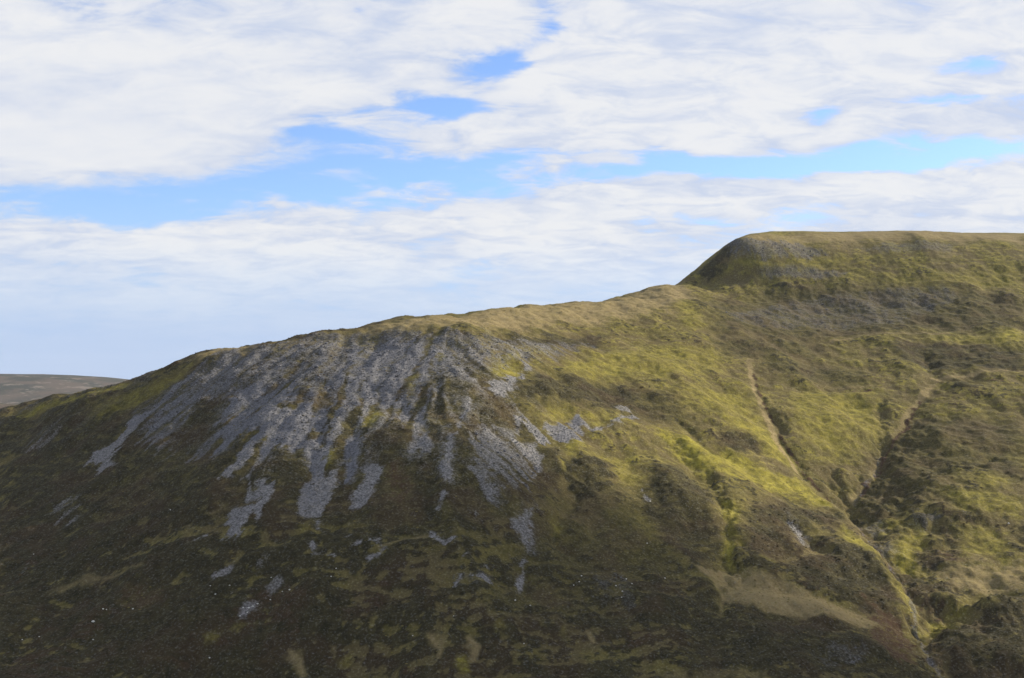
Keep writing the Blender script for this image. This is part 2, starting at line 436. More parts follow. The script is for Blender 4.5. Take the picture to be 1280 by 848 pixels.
    (T, .7, 4, .5, [(908,305),(930,300),(1000,305),(1030,312),(1030,320),(960,322),(915,318)]), (T, .65, 4, .3, [(945,336),(1000,332),(1060,340),(1050,348),(960,346)]),
    (T, .6, 4, .3, [(1070,308),(1130,303),(1195,304),(1190,314),(1100,316)]), (T, .5, 6, .4, [(905,388),(990,376),(1080,366),(1180,358),(1200,374),(1110,405),(1000,410),(930,405)]),
    (T, .75, 4, .4, [(370,435),(400,420),(450,418),(480,426),(452,445),(425,470),(400,488),(378,470)]), (T, .6, 5, .8, [(548,430),(600,424),(660,424),(740,428),(700,442),(655,455),(620,462),(580,452)]),
    (T, .65, 4, .8, [(200,480),(250,465),(300,455),(340,450),(330,480),(290,490),(250,500),(210,510)]), (T, .6, 4, .8, [(586,548),(640,530),(665,560),(650,610),(625,625),(600,645),(590,610)]),
    (T, .5, 4, .5, [(30,560),(50,540),(75,528),(72,540),(50,556)]), (T, .55, 3, .4, [(262,436),(300,440),(312,447),(290,460),(278,462)]),
    (T, .5, 4, .4, [(640,640),(672,630),(668,690),(655,700)]), (T, .45, 4, .3, [(740,715),(790,720),(790,760),(750,750)]),
    (T, .6, 2, .3, [(985,645),(1000,655),(1012,672),(1000,674),(988,660)]), (T, .5, 3, .3, [(1010,815),(1080,805),(1090,820),(1030,830)]),
    (T, .5, 2, .3, [(1135,650),(1160,640),(1175,648),(1150,660)]), (T, .5, 3, .4, [(560,715),(612,720),(600,730),(566,728)]),
    # --- scree runs
    (S, .95, 2, .5, [(182,512),(190,520),(162,552),(140,575),(148,580),(126,595),(119,590),(130,579),(112,582),(138,552),(163,527)]),
    (S, .62, 4, .9, [(200,496),(241,488),(234,513),(208,545),(172,565),(180,546),(194,520)]),
    (S, .85, 4, .7, [(296,482),(350,482),(378,484),(374,505),(354,514),(332,506),(317,532),(290,548),(263,562),(282,520)]),
    (S, .92, 3, .6, [(312,545),(320,520),(345,512),(375,506),(398,506),(400,526),(390,545),(395,560),(380,568),(365,564),(354,556),(335,561),(318,571),(285,598),(281,594),(304,567)]),
    (S, .98, 2, .4, [(385,568),(408,553),(407,583),(424,576),(412,612),(408,634),(399,666),(395,664),(400,646),(380,648),(372,625),(389,594)]),
    (S, .95, 2, .4, [(425,545),(450,540),(449,568),(436,599),(427,598),(430,572)]), (S, .98, 2, .3, [(452,582),(466,580),(480,581),(477,590),(462,628),(440,634),(436,623),(455,595)]),
    (S, .9, 3, .6, [(323,602),(346,604),(344,634),(332,650),(317,647),(295,671),(280,669),(289,636),(316,633)]), (S, .85, 1, .4, [(312,594),(309,629)], 4),
    (S, .80, 4, .8, [(436,438),(474,430),(515,428),(548,436),(544,462),(530,476),(512,474),(502,490),(514,506),(505,530),(493,508),(466,508),(458,522),(436,536),(425,555),(410,545),(424,500)]),
    (S, .85, 2, .6, [(513,505),(533,500),(531,521),(521,568),(510,569),(514,530)]), (S, .85, 2, .5, [(521,545),(535,538),(539,565),(522,566)]),
    (S, .9, 1.5, .4, [(560,540),(571,538),(564,578),(569,606),(555,603),(552,583)]), (S, .9, 1.5, .3, [(555,615),(564,619),(552,639),(546,637)]),
    (S, .85, 1, .3, [(588,502),(578,525),(568,545)], 5), (S, .7, 1, .3, [(545,485),(556,498),(563,505),(555,522)], 4),
    (S, .92, 2, .3, [(606,474),(629,478),(646,471),(660,460),(665,467),(655,476),(638,486),(628,494),(609,490),(599,480)]),
    (S, .9, 2, .4, [(642,516),(653,514),(649,541),(642,539)]), (S, .97, 2, .4, [(657,520),(673,531),(694,531),(724,522),(729,530),(722,546),(711,556),(692,548),(682,541),(678,558),(668,544)]),
    (S, .88, 2, .5, [(644,550),(668,548),(682,572),(672,586),(664,601),(668,573),(653,567)]), (S, .9, 1, .2, [(728,528),(740,540),(753,536),(775,536),(784,526),(796,524)], 6),
    (S, .85, 1.5, .3, [(770,515),(782,509),(788,517),(778,519)]), (S, .7, 2, .9, [(588,548),(618,545),(638,580),(620,602),(600,642),(592,640),(600,604),(586,578)]),
    (S, .5, 3, .6, [(66,636),(104,620),(88,650),(73,655)]), (S, .8, 1, .3, [(237,680),(258,667)], 3), (S, .75, 1.5, .5, [(263,718),(288,701),(291,709),(268,723)]),
    (S, 1.0, 1, .3, [(390,681),(393,697),(416,701)], 5), (S, .8, 2, .6, [(296,765),(312,742),(322,742),(318,756),(305,768)]), (S, .7, 2, .5, [(318,706),(331,690),(334,692),(324,710)]),
    (S, 1.0, 1, .3, [(538,664),(556,677),(571,673)], 5), (S, 1.0, 1, .4, [(568,730),(582,714),(594,722),(608,724)], 4), (S, .75, 2, .6, [(642,651),(669,636),(676,642),(664,655),(662,688),(657,686)]),
    (S, .7, 1, .3, [(402,694),(412,700)], 5), (S, .75, 1, .4, [(465,680),(474,676)], 4), (S, .5, 3, .6, [(60,560),(68,545),(30,566)]), (S, .7, 1, .2, [(28,720),(36,706)], 2),
    (S, .75, 2, .3, [(986,652),(996,656),(1008,671),(1000,674)]), (S, .55, 2, .4, [(262,442),(296,441),(306,444),(284,456),(276,462)]),
    (S, .95, 1, .3, [(440,690),(450,684)], 5), (S, .95, 1, .3, [(436,676),(444,670)], 4), (S, .9, 1, .3, [(575,705),(586,696)], 4), (S, .9, 1, .4, [(604,700),(612,712)], 4), (S, .9, 1, .3, [(470,684),(480,690),(462,700)], 4),
    (S, .85, 1, .3, [(655,700),(650,722),(645,735)], 5), (S, .9, 1, .2, [(801,612),(812,628)], 3), (S, .6, 2, .5, [(330,725),(345,716),(352,724),(338,736)]), (TN, .8, 1, .3, [(540,800),(552,812),(548,826)], 8), (TN, .8, 1, .3, [(585,795),(598,806),(590,822)], 9), (TN, .7, 1, .3, [(470,690),(500,676),(535,668)], 5), (TN, .7, 1, .3, [(735,790),(742,800)], 7), (TN, .75, 1, .3, [(362,818),(375,830),(380,846)], 8),
    (S, .5, 5, .9, [(590,430),(650,424),(700,432),(660,448),(620,456)]),
    (T, .7, 1, .2, [(1066,612),(1062,628),(1085,665),(1110,695),(1135,728),(1146,762),(1160,800),(1195,845)], 4), (T, .6, 1, .2, [(1100,555),(1085,585),(1066,610)], 3), (T, .55, 2, .3, [(1075,640),(1100,636),(1112,652),(1090,656)]), (T, .5, 2, .3, [(1080,675),(1110,668),(1125,684),(1100,690)]),
    (BL, 1, 14, .3, [(160,510),(200,470),(300,440),(400,425),(520,425),(560,440),(540,500),(440,520),(400,560),(330,565),(260,570),(180,570)]),  # upper left scree toned down for the grazing sun
    (BL, 1, 8, .3, [(310,530),(400,510),(400,560),(330,560)]), (BL, 1, 6, .3, [(425,440),(470,432),(480,470),(440,500),(425,480)]), (BL, 1, 4, .3, [(424,540),(450,540),(446,600),(426,600)]),
    (BL, .9, 5, .3, [(690,520),(730,520),(722,556),(690,548)]), (BL, .8, 6, .3, [(380,560),(400,560),(400,620),(375,640)]), (BL, .8, 6, .3, [(210,480),(250,480),(230,520),(205,540)]),
]

# ------------------------------------------------------------------ the land: base form, gullies, covers
BASE = make_base()
BX0, BX1, BY0, BY1 = -1500.0, 1890.0, -250.0, 2890.0


def moor(X, Y):
    h = -165 + 55 * fbm(X, Y, 2600, 4, 0.5, 71) + 10 * fbm(X, Y, 500, 3, 0.5, 72)
    return h


def base_h(X, Y):
    h = BASE(X, Y)
    d = np.maximum(np.maximum(BX0 - X, X - BX1), np.maximum(BY0 - Y, Y - BY1))
    w = sstep(0, 1700, d)
    return h * (1 - w) + moor(X, Y) * w


def axis(lo, hi, steps, grow, ends):
    """fine spacing inside lo..hi, growing outward to the two ends"""
    core = [lo]
    while core[-1] < hi:
        core.append(core[-1] + steps(core[-1]))
    a, s = [], steps(lo)
    p = core[0]
    while p > ends[0]:
        s *= grow; p -= s; a.append(p)
    b, s = [], steps(hi)
    p = core[-1]
    while p < ends[1]:
        s *= grow; p += s; b.append(p)
    return np.array(a[::-1] + core + b)


XS = axis(-690, 800, lambda x: 1.75, 1.16, (-8500, 8500))
YS = axis(800, 2050, lambda y: 1.35 + 0.9 * min(1, max(0, (y - 800) / 900)), 1.16, (-2500, 10500))
NX, NY = len(XS), len(YS)
GX, GY = np.meshgrid(XS.astype(np.float32), YS.astype(np.float32))
H0 = base_h(GX, GY).astype(np.float32)
CORE = ((GX > -720) & (GX < 830) & (GY > 770) & (GY < 2080)).astype(np.float32)

# fall-line streaks: noise smeared along the slope of the base form
LS = 2.2
lx, ly = np.arange(-720, 830, LS), np.arange(760, 2080, LS)
LX, LY = np.meshgrid(lx.astype(np.float32), ly.astype(np.float32))
gy_, gx_ = np.gradient(BASE(LX, LY), LS)
gl = np.hypot(gx_, gy_) + 1e-4
DX, DY = gx_ / gl, gy_ / gl
rng = np.random.default_rng(5)


def smear(src, n, along=True):
    acc = src.copy()
    for sgn in (1, -1):
        fx = np.tile(np.arange(src.shape[1], dtype=np.float32), (src.shape[0], 1))
        fy = np.tile(np.arange(src.shape[0], dtype=np.float32)[:, None], (1, src.shape[1]))
        for _ in range(n):
            ix = np.clip(fx, 0, src.shape[1] - 1).astype(np.int32)
            iy = np.clip(fy, 0, src.shape[0] - 1).astype(np.int32)
            dx, dy = DX[iy, ix], DY[iy, ix]
            if not along:
                dx, dy = -dy, dx
            fx = fx + sgn * dx
            fy = fy + sgn * dy
            acc += src[np.clip(fy, 0, src.shape[0] - 1).astype(np.int32), np.clip(fx, 0, src.shape[1] - 1).astype(np.int32)]
    acc -= acc.mean()
    return (acc / (acc.std() * 2.2)).astype(np.float32)


S_FINE = Field(-720, 760, LS, smear(fbm(LX, LY, 7, 3, 0.7, 11), 16))
S_MID = Field(-720, 760, LS, smear(fbm(LX, LY, 20, 3, 0.6, 12), 34))
S_WIDE = Field(-720, 760, LS, smear(fbm(LX, LY, 52, 2, 0.5, 13), 60))
S_RUN = Field(-720, 760, LS, smear(fbm(LX, LY, 10, 2, 0.6, 15), 40))
C_FINE = Field(-720, 760, LS, smear(fbm(LX, LY, 6, 3, 0.7, 14), 8, False))
steep = Field(-720, 760, LS, sstep(0.22, 0.42, gl))(GX, GY) * CORE      # no fall lines on the flat crest
WX, WY = 16 * fbm(GX, GY, 48, 3, 0.6, 81), 16 * fbm(GX, GY, 48, 3, 0.6, 82)     # runs bend and branch
sf, sm, sw, cf = S_FINE(GX + WX * 0.6, GY + WY * 0.6) * steep, S_MID(GX + WX, GY + WY) * steep, S_WIDE(GX, GY) * steep, C_FINE(GX, GY) * CORE
sr = S_RUN(GX + WX * 0.8, GY + WY * 0.8) * steep
n120 = fbm(GX, GY, 120, 4, 0.55, 21)
n40 = fbm(GX, GY, 40, 4, 0.55, 22)
n14 = fbm(GX, GY, 14, 4, 0.6, 23)
n5 = fbm(GX, GY, 5.2, 2, 0.6, 24)


def px_world(pts):
    return np.array([cast(BASE, x, y) for x, y in pts])


def window(P, pad):
    i0, i1 = np.searchsorted(XS, [P[:, 0].min() - pad, P[:, 0].max() + pad])
    j0, j1 = np.searchsorted(YS, [P[:, 1].min() - pad, P[:, 1].max() + pad])
    return slice(j0, j1), slice(i0, i1)


def seg_dist(X, Y, P, closed):
    """distance to a polyline and, for a closed one, whether inside; also the run along it (0..1)"""
    best = np.full(X.shape, 1e9, np.float32); run = np.zeros(X.shape, np.float32)
    inside = np.zeros(X.shape, bool)
    n = len(P)
    m = n if closed else n - 1
    for k in range(m):
        a, b = P[k], P[(k + 1) % n]
        ex, ey = b[0] - a[0], b[1] - a[1]
        wx, wy = X - a[0], Y - a[1]
        t = np.clip((wx * ex + wy * ey) / (ex * ex + ey * ey + 1e-9), 0, 1)
        d = np.hypot(wx - ex * t, wy - ey * t)
        q = d < best
        best = np.where(q, d, best); run = np.where(q, (k + t) / m, run)
        if closed:
            c1 = (a[1] > Y) != (b[1] > Y)
            inside ^= c1 & (X < (b[0] - a[0]) * (Y - a[1]) / (b[1] - a[1] + 1e-9) + a[0])
    return best, inside, run


VAR_G = fbm(GX, GY, 30, 4, 0.6, 45)
# -- large and small forms added to the base
DH = np.zeros_like(H0)
for depth, width, pts in GULLIES:
    P = px_world(pts)
    win = window(P, width * 4)
    X, Y = GX[win], GY[win]
    wob = n40[win] * 12 + n14[win] * 8 + n5[win] * 2
    d, _, run = seg_dist(X + wob, Y - wob * 0.6, P, False)
    taper = sstep(0, 0.25, run) if depth > 0 else 1.0
    v = np.exp(-np.abs(d / width) ** 1.3)
    DH[win] -= depth * v * taper * np.clip(1 + 0.6 * VAR_G[win], 0.4, 1.6)
for px, py, rx, ry, hgt in KNOLLS:
    c = cast(BASE, px, py)
    m_px = c[1] / F_PX
    sx, sy = rx * m_px, ry * m_px * 2.0
    P = np.array([[c[0] - 3 * sx, c[1] - 3 * sy], [c[0] + 3 * sx, c[1] + 3 * sy]])
    win = window(P, 0)
    X, Y = GX[win] + n40[win] * 8, GY[win] + n40[win] * 10
    DH[win] += hgt * np.exp(-0.5 * (((X - c[0]) / sx) ** 2 + ((Y - c[1]) / sy) ** 2))

# -- ground covers, each a mask on the land
COV = {k: np.zeros_like(H0) for k in ('scree', 'stony', 'bright', 'tan', 'heather', 'peat', 'blue')}


TURF = ('bright', 'tan', 'heather', 'peat')
VAR = 0.5 * fbm(GX, GY, 26, 5, 0.65, 41) + 0.5 * n14


def paint(cls, strength, soft, streak, pts, line=None):
    P = px_world(pts)
    m_px = P[:, 1].mean() / F_PX
    size = (line * m_px * 2) if line else 0.5 * min(np.ptp(P[:, 0]), np.ptp(P[:, 1]))
    amp = min(1.0, size / 26.0 + 0.12)
    if cls == 'tan' and soft < 3:
        amp *= 0.4
    stone = cls in ('scree', 'stony')
    s = (1.4 + soft * m_px * (0.9 if stone else 1.7)) * (0.6 if line else 1.0)
    win = window(P, s * 3 + 30)
    X, Y = GX[win], GY[win]
    if X.size == 0:
        return
    wx = (n14[win] * 6 + n40[win] * 9) * amp
    wy = (n5[win] * 2 + n14[win] * 5 - n40[win] * 9) * amp
    d, ins, _ = seg_dist(X + wx, Y + wy, P, line is None)
    sd = (line * m_px * 0.6 - d) if line else np.where(ins, d, -d)
    push = (sf[win] * 5 + sr[win] * 14 + sm[win] * 9 + n5[win] * 3) * streak + (VAR[win] * 15 + n5[win] * 4 + cf[win] * 3) * (1 - streak)
    m = sstep(-1, 1, (sd + push * amp - 0.5) / s)
    if stone:       # turf islands in the runs, drawn out down the slope
        m = m * sstep(-1.1, 0.25, sf[win] * 0.35 * streak + sr[win] * 0.75 * streak + sm[win] * 0.35 * streak + n5[win] * 0.55 + VAR[win] * 0.8 + 1.6 * (strength - 0.82) + 0.1)
    else:
        m = m * np.clip((0.98 if cls != 'bright' else 0.8) + 0.55 * VAR[win] + 0.3 * n5[win] + 0.28 * cf[win], 0, 1.1)
    m = np.clip(m * strength, 0, 1)
    if cls in TURF:          # one cover takes the place of another
        for o in TURF:
            if o != cls:
                COV[o][win] *= 1 - 0.9 * m
        for o in ('scree', 'stony'):
            COV[o][win] *= 1 - 0.85 * m
    COV[cls][win] = np.maximum(COV[cls][win], m)


# broad zones: heather thickens on the lower and left slopes, tan on the tops
zone = np.zeros_like(H0)
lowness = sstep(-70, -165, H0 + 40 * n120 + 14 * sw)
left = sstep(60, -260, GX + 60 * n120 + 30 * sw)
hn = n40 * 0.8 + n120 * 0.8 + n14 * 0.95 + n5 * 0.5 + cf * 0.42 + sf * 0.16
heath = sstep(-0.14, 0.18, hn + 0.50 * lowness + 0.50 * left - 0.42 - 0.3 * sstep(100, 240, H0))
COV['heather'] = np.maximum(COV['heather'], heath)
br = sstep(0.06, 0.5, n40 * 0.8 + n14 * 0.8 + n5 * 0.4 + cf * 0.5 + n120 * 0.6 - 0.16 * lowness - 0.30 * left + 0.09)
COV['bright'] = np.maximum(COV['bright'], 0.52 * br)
tn = sstep(0.12, 0.5, fbm(GX, GY, 55, 4, 0.6, 31) * 0.9 + cf * 0.22 + n14 * 0.35 + 0.25 * sstep(150, 245, H0))
COV['tan'] = np.maximum(COV['tan'], 0.5 * tn)
COV['peat'] = np.maximum(COV['peat'], 0.5 * lowness * sstep(0.08, 0.4, fbm(GX, GY, 70, 5, 0.6, 33) + 0.2 * cf))
# loose stone showing through the turf on the steep left face
face = sstep(120, -60, GX + 40 * n120) * sstep(-95, -20, H0 + 10 * n40) * sstep(84, 50, H0) * CORE
st = sstep(0.05, 0.5, sm * 0.45 + sr * 0.6 + n14 * 0.4) * face
COV['stony'] = np.maximum(COV['stony'], 0.42 * st)

for f in FEATURES:
    paint(*f)

scr = COV['scree']
rough = 1.0 - 0.6 * scr
crest = sstep(150, 215, H0)
DET = ((8.0 - 6.6 * crest) * n120 + (5.2 - 3.6 * crest) * n40 * (0.5 + 0.5 * CORE) + 1.1 * n14 * rough * (1 - 0.5 * crest) * (0.45 + 0.55 * steep) + 0.30 * n5 * rough
       + 2.2 * sw + 0.9 * sm * (0.35 + face) + 0.30 * sf * (0.4 + face) + 0.25 * cf)
DET += COV['stony'] * (n5 * 0.8 + n14 * 0.6) - 0.5 * scr
DET += CORE * rng.normal(0, 1, H0.shape).astype(np.float32) * (0.06 + 0.04 * COV['heather'] + 0.12 * COV['stony'])
near = sstep(30, 300, np.hypot(GX, GY))
LAND = Field(0, 0, 1, None)
HT = H0 + DH + DET * near


def height(X, Y):
    """the finished land at any world position"""
    ix = np.clip(np.searchsorted(XS, X) - 1, 0, NX - 2); iy = np.clip(np.searchsorted(YS, Y) - 1, 0, NY - 2)
    fx = (X - XS[ix]) / (XS[ix + 1] - XS[ix]); fy = (Y - YS[iy]) / (YS[iy + 1] - YS[iy])
    return ((HT[iy, ix] * (1 - fx) + HT[iy, ix + 1] * fx) * (1 - fy) + (HT[iy + 1, ix] * (1 - fx) + HT[iy + 1, ix + 1] * fx) * fy)


# ------------------------------------------------------------------ meshes
def mesh_obj(name, V, Fc, mat, kind=None, label=None, category=None, group=None, smooth=True, attrs=None):
    me = bpy.data.meshes.new(name)
    V = np.asarray(V, np.float32); Fc = np.asarray(Fc, np.int32)
    k = Fc.shape[1]
    me.vertices.add(len(V)); me.vertices.foreach_set('co', V.ravel())
    me.loops.add(Fc.size); me.loops.foreach_set('vertex_index', Fc.ravel())
    me.polygons.add(len(Fc)); me.polygons.foreach_set('loop_start', np.arange(0, Fc.size, k, dtype=np.int32))
    me.polygons.foreach_set('use_smooth', np.full(len(Fc), smooth))
    me.update(calc_edges=True)
    for nm, arr in (attrs or {}).items():
        at = me.attributes.new(nm, 'FLOAT_COLOR', 'POINT')
        at.data.foreach_set('color', np.asarray(arr, np.float32).ravel())
    me.materials.append(mat)
    ob = bpy.data.objects.new(name, me)
    scene.collection.objects.link(ob)
    if kind: ob['kind'] = kind
    if label: ob['label'] = label
    if category: ob['category'] = category
    if group: ob['group'] = group
    return ob


def grid_faces(nx, ny):
    i = np.arange(nx * ny, dtype=np.int32).reshape(ny, nx)
    return np.stack([i[:-1, :-1], i[:-1, 1:], i[1:, 1:], i[1:, :-1]], -1).reshape(-1, 4)


def new_mat(name, rough=0.95):
    m = bpy.data.materials.new(name); m.use_nodes = True
    t = NT(m.node_tree); m.node_tree.nodes.clear()
    out = t.n('ShaderNodeOutputMaterial'); b = t.n('ShaderNodeBsdfPrincipled')
    b.inputs['Roughness'].default_value = rough
    b.inputs['Specular IOR Level'].default_value = 0.06
    t.put(out.inputs[0], b.outputs[0])
    return m, t, b


def land_material():
    m, t, b = new_mat('moor_turf_and_scree')
    a1 = t.n('ShaderNodeAttribute', attribute_name='cover_a'); a2 = t.n('ShaderNodeAttribute', attribute_name='cover_b')
    s1, s2 = t.n('ShaderNodeSeparateColor'), t.n('ShaderNodeSeparateColor')
    t.put(s1.inputs[0], a1.outputs['Color']); t.put(s2.inputs[0], a2.outputs['Color'])
    scree, stony, bright = s1.outputs; tan, heather, peat = s2.outputs
    blue = a2.outputs['Alpha']
    tc = t.n('ShaderNodeTexCoord'); P = tc.outputs['Object']
    nA = t.noise(P, 0.55, 3, 0.65); nB = t.noise(P, 0.12, 3, 0.6); nC = t.noise(P, 0.025, 2, 0.55)
    nD = t.noise(t.v('ADD', P, (31, 7, 3)), 0.35, 3, 0.7)

    def crisp(msk, n, w=0.25):        # break a mask's edge up with fine grain
        return t.ramp(t.m('ADD', msk, t.m('MULTIPLY', t.m('SUBTRACT', n, 0.5), 1.1)), 0.5 - w, 0.5 + w, smooth=False)
    turf = t.mix(t.ramp(nB, 0.35, 0.65), (0.068, 0.059, 0.019, 1), (0.114, 0.096, 0.030, 1))
    turf = t.mix(t.ramp(nC, 0.4, 0.62), turf, (0.088, 0.070, 0.032, 1))
    tanc = t.mix(nA, (0.155, 0.121, 0.062, 1), (0.27, 0.212, 0.112, 1))
    c = t.mix(crisp(tan, nD, 0.5), turf, tanc)
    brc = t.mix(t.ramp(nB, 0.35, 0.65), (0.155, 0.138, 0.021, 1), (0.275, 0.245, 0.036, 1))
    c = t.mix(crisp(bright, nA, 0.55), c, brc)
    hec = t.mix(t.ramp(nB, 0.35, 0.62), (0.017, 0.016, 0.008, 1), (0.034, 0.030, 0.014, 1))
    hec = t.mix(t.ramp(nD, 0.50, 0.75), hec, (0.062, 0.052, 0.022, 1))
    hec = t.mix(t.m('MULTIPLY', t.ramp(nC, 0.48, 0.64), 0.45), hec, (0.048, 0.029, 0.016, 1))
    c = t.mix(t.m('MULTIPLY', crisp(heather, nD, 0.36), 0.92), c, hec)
    c = t.mix(crisp(peat, nD, 0.3), c, (0.058, 0.034, 0.019, 1))
    stc = t.mix(t.ramp(nA, 0.35, 0.7), (0.060, 0.059, 0.061, 1), (0.142, 0.140, 0.145, 1))
    c = t.mix(crisp(stony, nA, 0.5), c, stc)
    scc = t.mix(t.ramp(nA, 0.3, 0.7), (0.118, 0.116, 0.118, 1), (0.235, 0.231, 0.233, 1))
    scc = t.mix(t.m('MULTIPLY', blue, 0.8), scc, t.mix(nA, (0.080, 0.083, 0.097, 1), (0.158, 0.161, 0.183, 1)))  # dimness of the left face put into the scree colour
    c = t.mix(crisp(scree, nA, 0.42), c, scc)
    c = t.mix(1.0, c, t.mix(t.ramp(nA, 0.25, 0.75), (0.80, 0.80, 0.80, 1), (1.04, 1.04, 1.04, 1)), 'MULTIPLY')
    t.put(b.inputs['Base Color'], c)
    bp = t.n('ShaderNodeBump'); bp.inputs['Strength'].default_value = 0.4; bp.inputs['Distance'].default_value = 0.9
    t.put(bp.inputs['Height'], t.m('ADD', nA, t.m('MULTIPLY', nD, 0.6)))
    t.put(b.inputs['Normal'], bp.outputs[0])
    return m


M_LAND = land_material()
one = np.ones_like(H0)
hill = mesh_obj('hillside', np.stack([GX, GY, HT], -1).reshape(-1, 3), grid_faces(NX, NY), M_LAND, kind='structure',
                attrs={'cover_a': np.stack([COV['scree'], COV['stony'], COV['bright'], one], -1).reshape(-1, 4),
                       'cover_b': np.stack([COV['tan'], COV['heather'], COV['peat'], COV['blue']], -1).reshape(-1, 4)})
hill['label'] = 'broad moorland hill with a flat summit, heather slopes and grey scree face'


# -- far hills beyond the left end of the ridge
def far_hill(name, x0, x1, y0, y1, step, fn, mat, label):
    xs, ys = np.arange(x0, x1, step), np.arange(y0, y1, step)
    X, Y = np.meshgrid(xs.astype(np.float32), ys.astype(np.float32))
    o = mesh_obj(name, np.stack([X, Y, fn(X, Y)], -1).reshape(-1, 3), grid_faces(len(xs), len(ys)), mat, kind='structure')
    o['label'] = label
    return o


def far_material(name, seed, ca, cb, cc):
    m, t, b = new_mat(name)
    tc = t.n('ShaderNodeTexCoord'); P = t.v('ADD', tc.outputs['Object'], (seed, 0, 0))
    n1 = t.noise(P, 0.0035, 5, 0.6, 0.4); n2 = t.noise(P, 0.011, 5, 0.65); n3 = t.noise(P, 0.05, 4, 0.6)
    c = t.mix(t.ramp(n1, 0.42, 0.58), ca, cb)
    c = t.mix(t.ramp(n2, 0.54, 0.66), c, cc)
    c = t.mix(1.0, c, t.mix(n3, (0.75, 0.75, 0.75, 1), (1.25, 1.25, 1.25, 1)), 'MULTIPLY')
    t.put(b.inputs['Base Color'], c)
    return m


far_hill('far_hill', -5200, 600, 4600, 9000, 30,
         lambda X, Y: -210 + 266 * np.exp(-0.5 * (((X + 2640) / np.where(X > -2640, 1050, 2400)) ** 2 + ((Y - 6700) / 850) ** 2)) + 9 * fbm(X, Y, 700, 4, 0.5, 51) + 3 * fbm(X, Y, 160, 3, 0.5, 53),
         far_material('far_heather_hazed', 0, (0.080, 0.068, 0.062, 1), (0.040, 0.044, 0.042, 1), (0.14, 0.122, 0.108, 1)),  # heather colours greyed to carry part of the haze
         'long low heather hill on the horizon beyond the left end of the ridge')
far_hill('far_moor', -4200, 400, 2900, 5200, 22,
         lambda X, Y: -235 + 172 * np.exp(-0.5 * (((X + 1900 - 0.35 * (Y - 3900)) / 900) ** 4 + ((Y - 3900) / 480) ** 2)) + 18 * fbm(X, Y, 420, 4, 0.5, 61) + 4 * fbm(X, Y, 90, 3, 0.5, 62),
         far_material('far_moor_cover', 900, (0.066, 0.052, 0.042, 1), (0.045, 0.043, 0.030, 1), (0.16, 0.14, 0.10, 1)),
         'brown moor rising in front of the far hill at the left edge')


# ------------------------------------------------------------------ loose stone, boulders, heather and tussocks
def stone_template(seed, squash=0.7):
    r = np.random.default_rng(seed)
    V = np.array([[1, 0, 0], [.3, .95, 0], [-.8, .6, 0], [-.8, -.6, 0], [.3, -.95, 0], [.35, .3, .8], [-.45, .1, .9], [.1, -.5, .7], [0, 0, -.8]], float)
    V *= 1 + r.normal(0, .16, V.shape); V[:, 2] *= squash
    Fc = [(0, 1, 5), (1, 2, 6), (1, 6, 5), (2, 3, 6), (3, 4, 7), (3, 7, 6), (4, 0, 7), (0, 5, 7), (5, 6, 7),
          (1, 0, 8), (2, 1, 8), (3, 2, 8), (4, 3, 8), (0, 4, 8)]
    return V, np.array(Fc)


def mound_template(seed):
    r = np.random.default_rng(seed)
    a = np.arange(6) * math.pi / 3
    V = np.r_[np.c_[np.cos(a), np.sin(a), np.full(6, -.35)], np.c_[.62 * np.cos(a + .5), .62 * np.sin(a + .5), np.full(6, .38)], [[.05, 0, .62]]]
    V *= 1 + r.normal(0, .14, V.shape)
    Fc = []
    for i in range(6):
        j = (i + 1) % 6
        Fc += [(i, j, 6 + i), (j, 6 + j, 6 + i), (6 + i, 6 + j, 12)]
    return V, np.array(Fc)


def scatter(name, XY, size, templates, mat, sink=0.15, flat=1.0, smooth=False, **kw):
    """many small pieces standing on the land, joined into one mesh"""
    r = np.random.default_rng(len(XY) + 3)
    Z = height(XY[:, 0], XY[:, 1])
    Vs, Fs, base = [], [], 0
    pick = r.integers(0, len(templates), len(XY))
    for k, (TV, TF) in enumerate(templates):
        q = np.nonzero(pick == k)[0]
        if not len(q):
            continue
        a = r.uniform(0, 2 * np.pi, len(q)); s = size[q]
        c, sn = np.cos(a), np.sin(a)
        x = (TV[None, :, 0] * c[:, None] - TV[None, :, 1] * sn[:, None]) * s[:, None] + XY[q, 0:1]
        y = (TV[None, :, 0] * sn[:, None] + TV[None, :, 1] * c[:, None]) * s[:, None] + XY[q, 1:2]
        z = TV[None, :, 2] * s[:, None] * flat * r.uniform(.75, 1.25, (len(q), 1)) + (Z[q] + (0.35 - sink) * s * flat)[:, None]
        Vs.append(np.stack([x, y, z], -1).reshape(-1, 3))
        Fs.append((TF[None] + (np.arange(len(q)) * len(TV))[:, None, None]).reshape(-1, 3) + base)
        base += len(q) * len(TV)
    return mesh_obj(name, np.concatenate(Vs), np.concatenate(Fs), mat, smooth=smooth, **kw)


def stone_material(name, dark, light, lichen):
    m, t, b = new_mat(name, 0.9)
    geo = t.n('ShaderNodeNewGeometry')
    tc = t.n('ShaderNodeTexCoord')
    n1 = t.noise(tc.outputs['Object'], 1.1, 2, 0.6)
    c = t.mix(geo.outputs['Random Per Island'], dark, light)
    c = t.mix(t.ramp(n1, 0.58, 0.72), c, lichen)
    t.put(b.inputs['Base Color'], c)
    return m


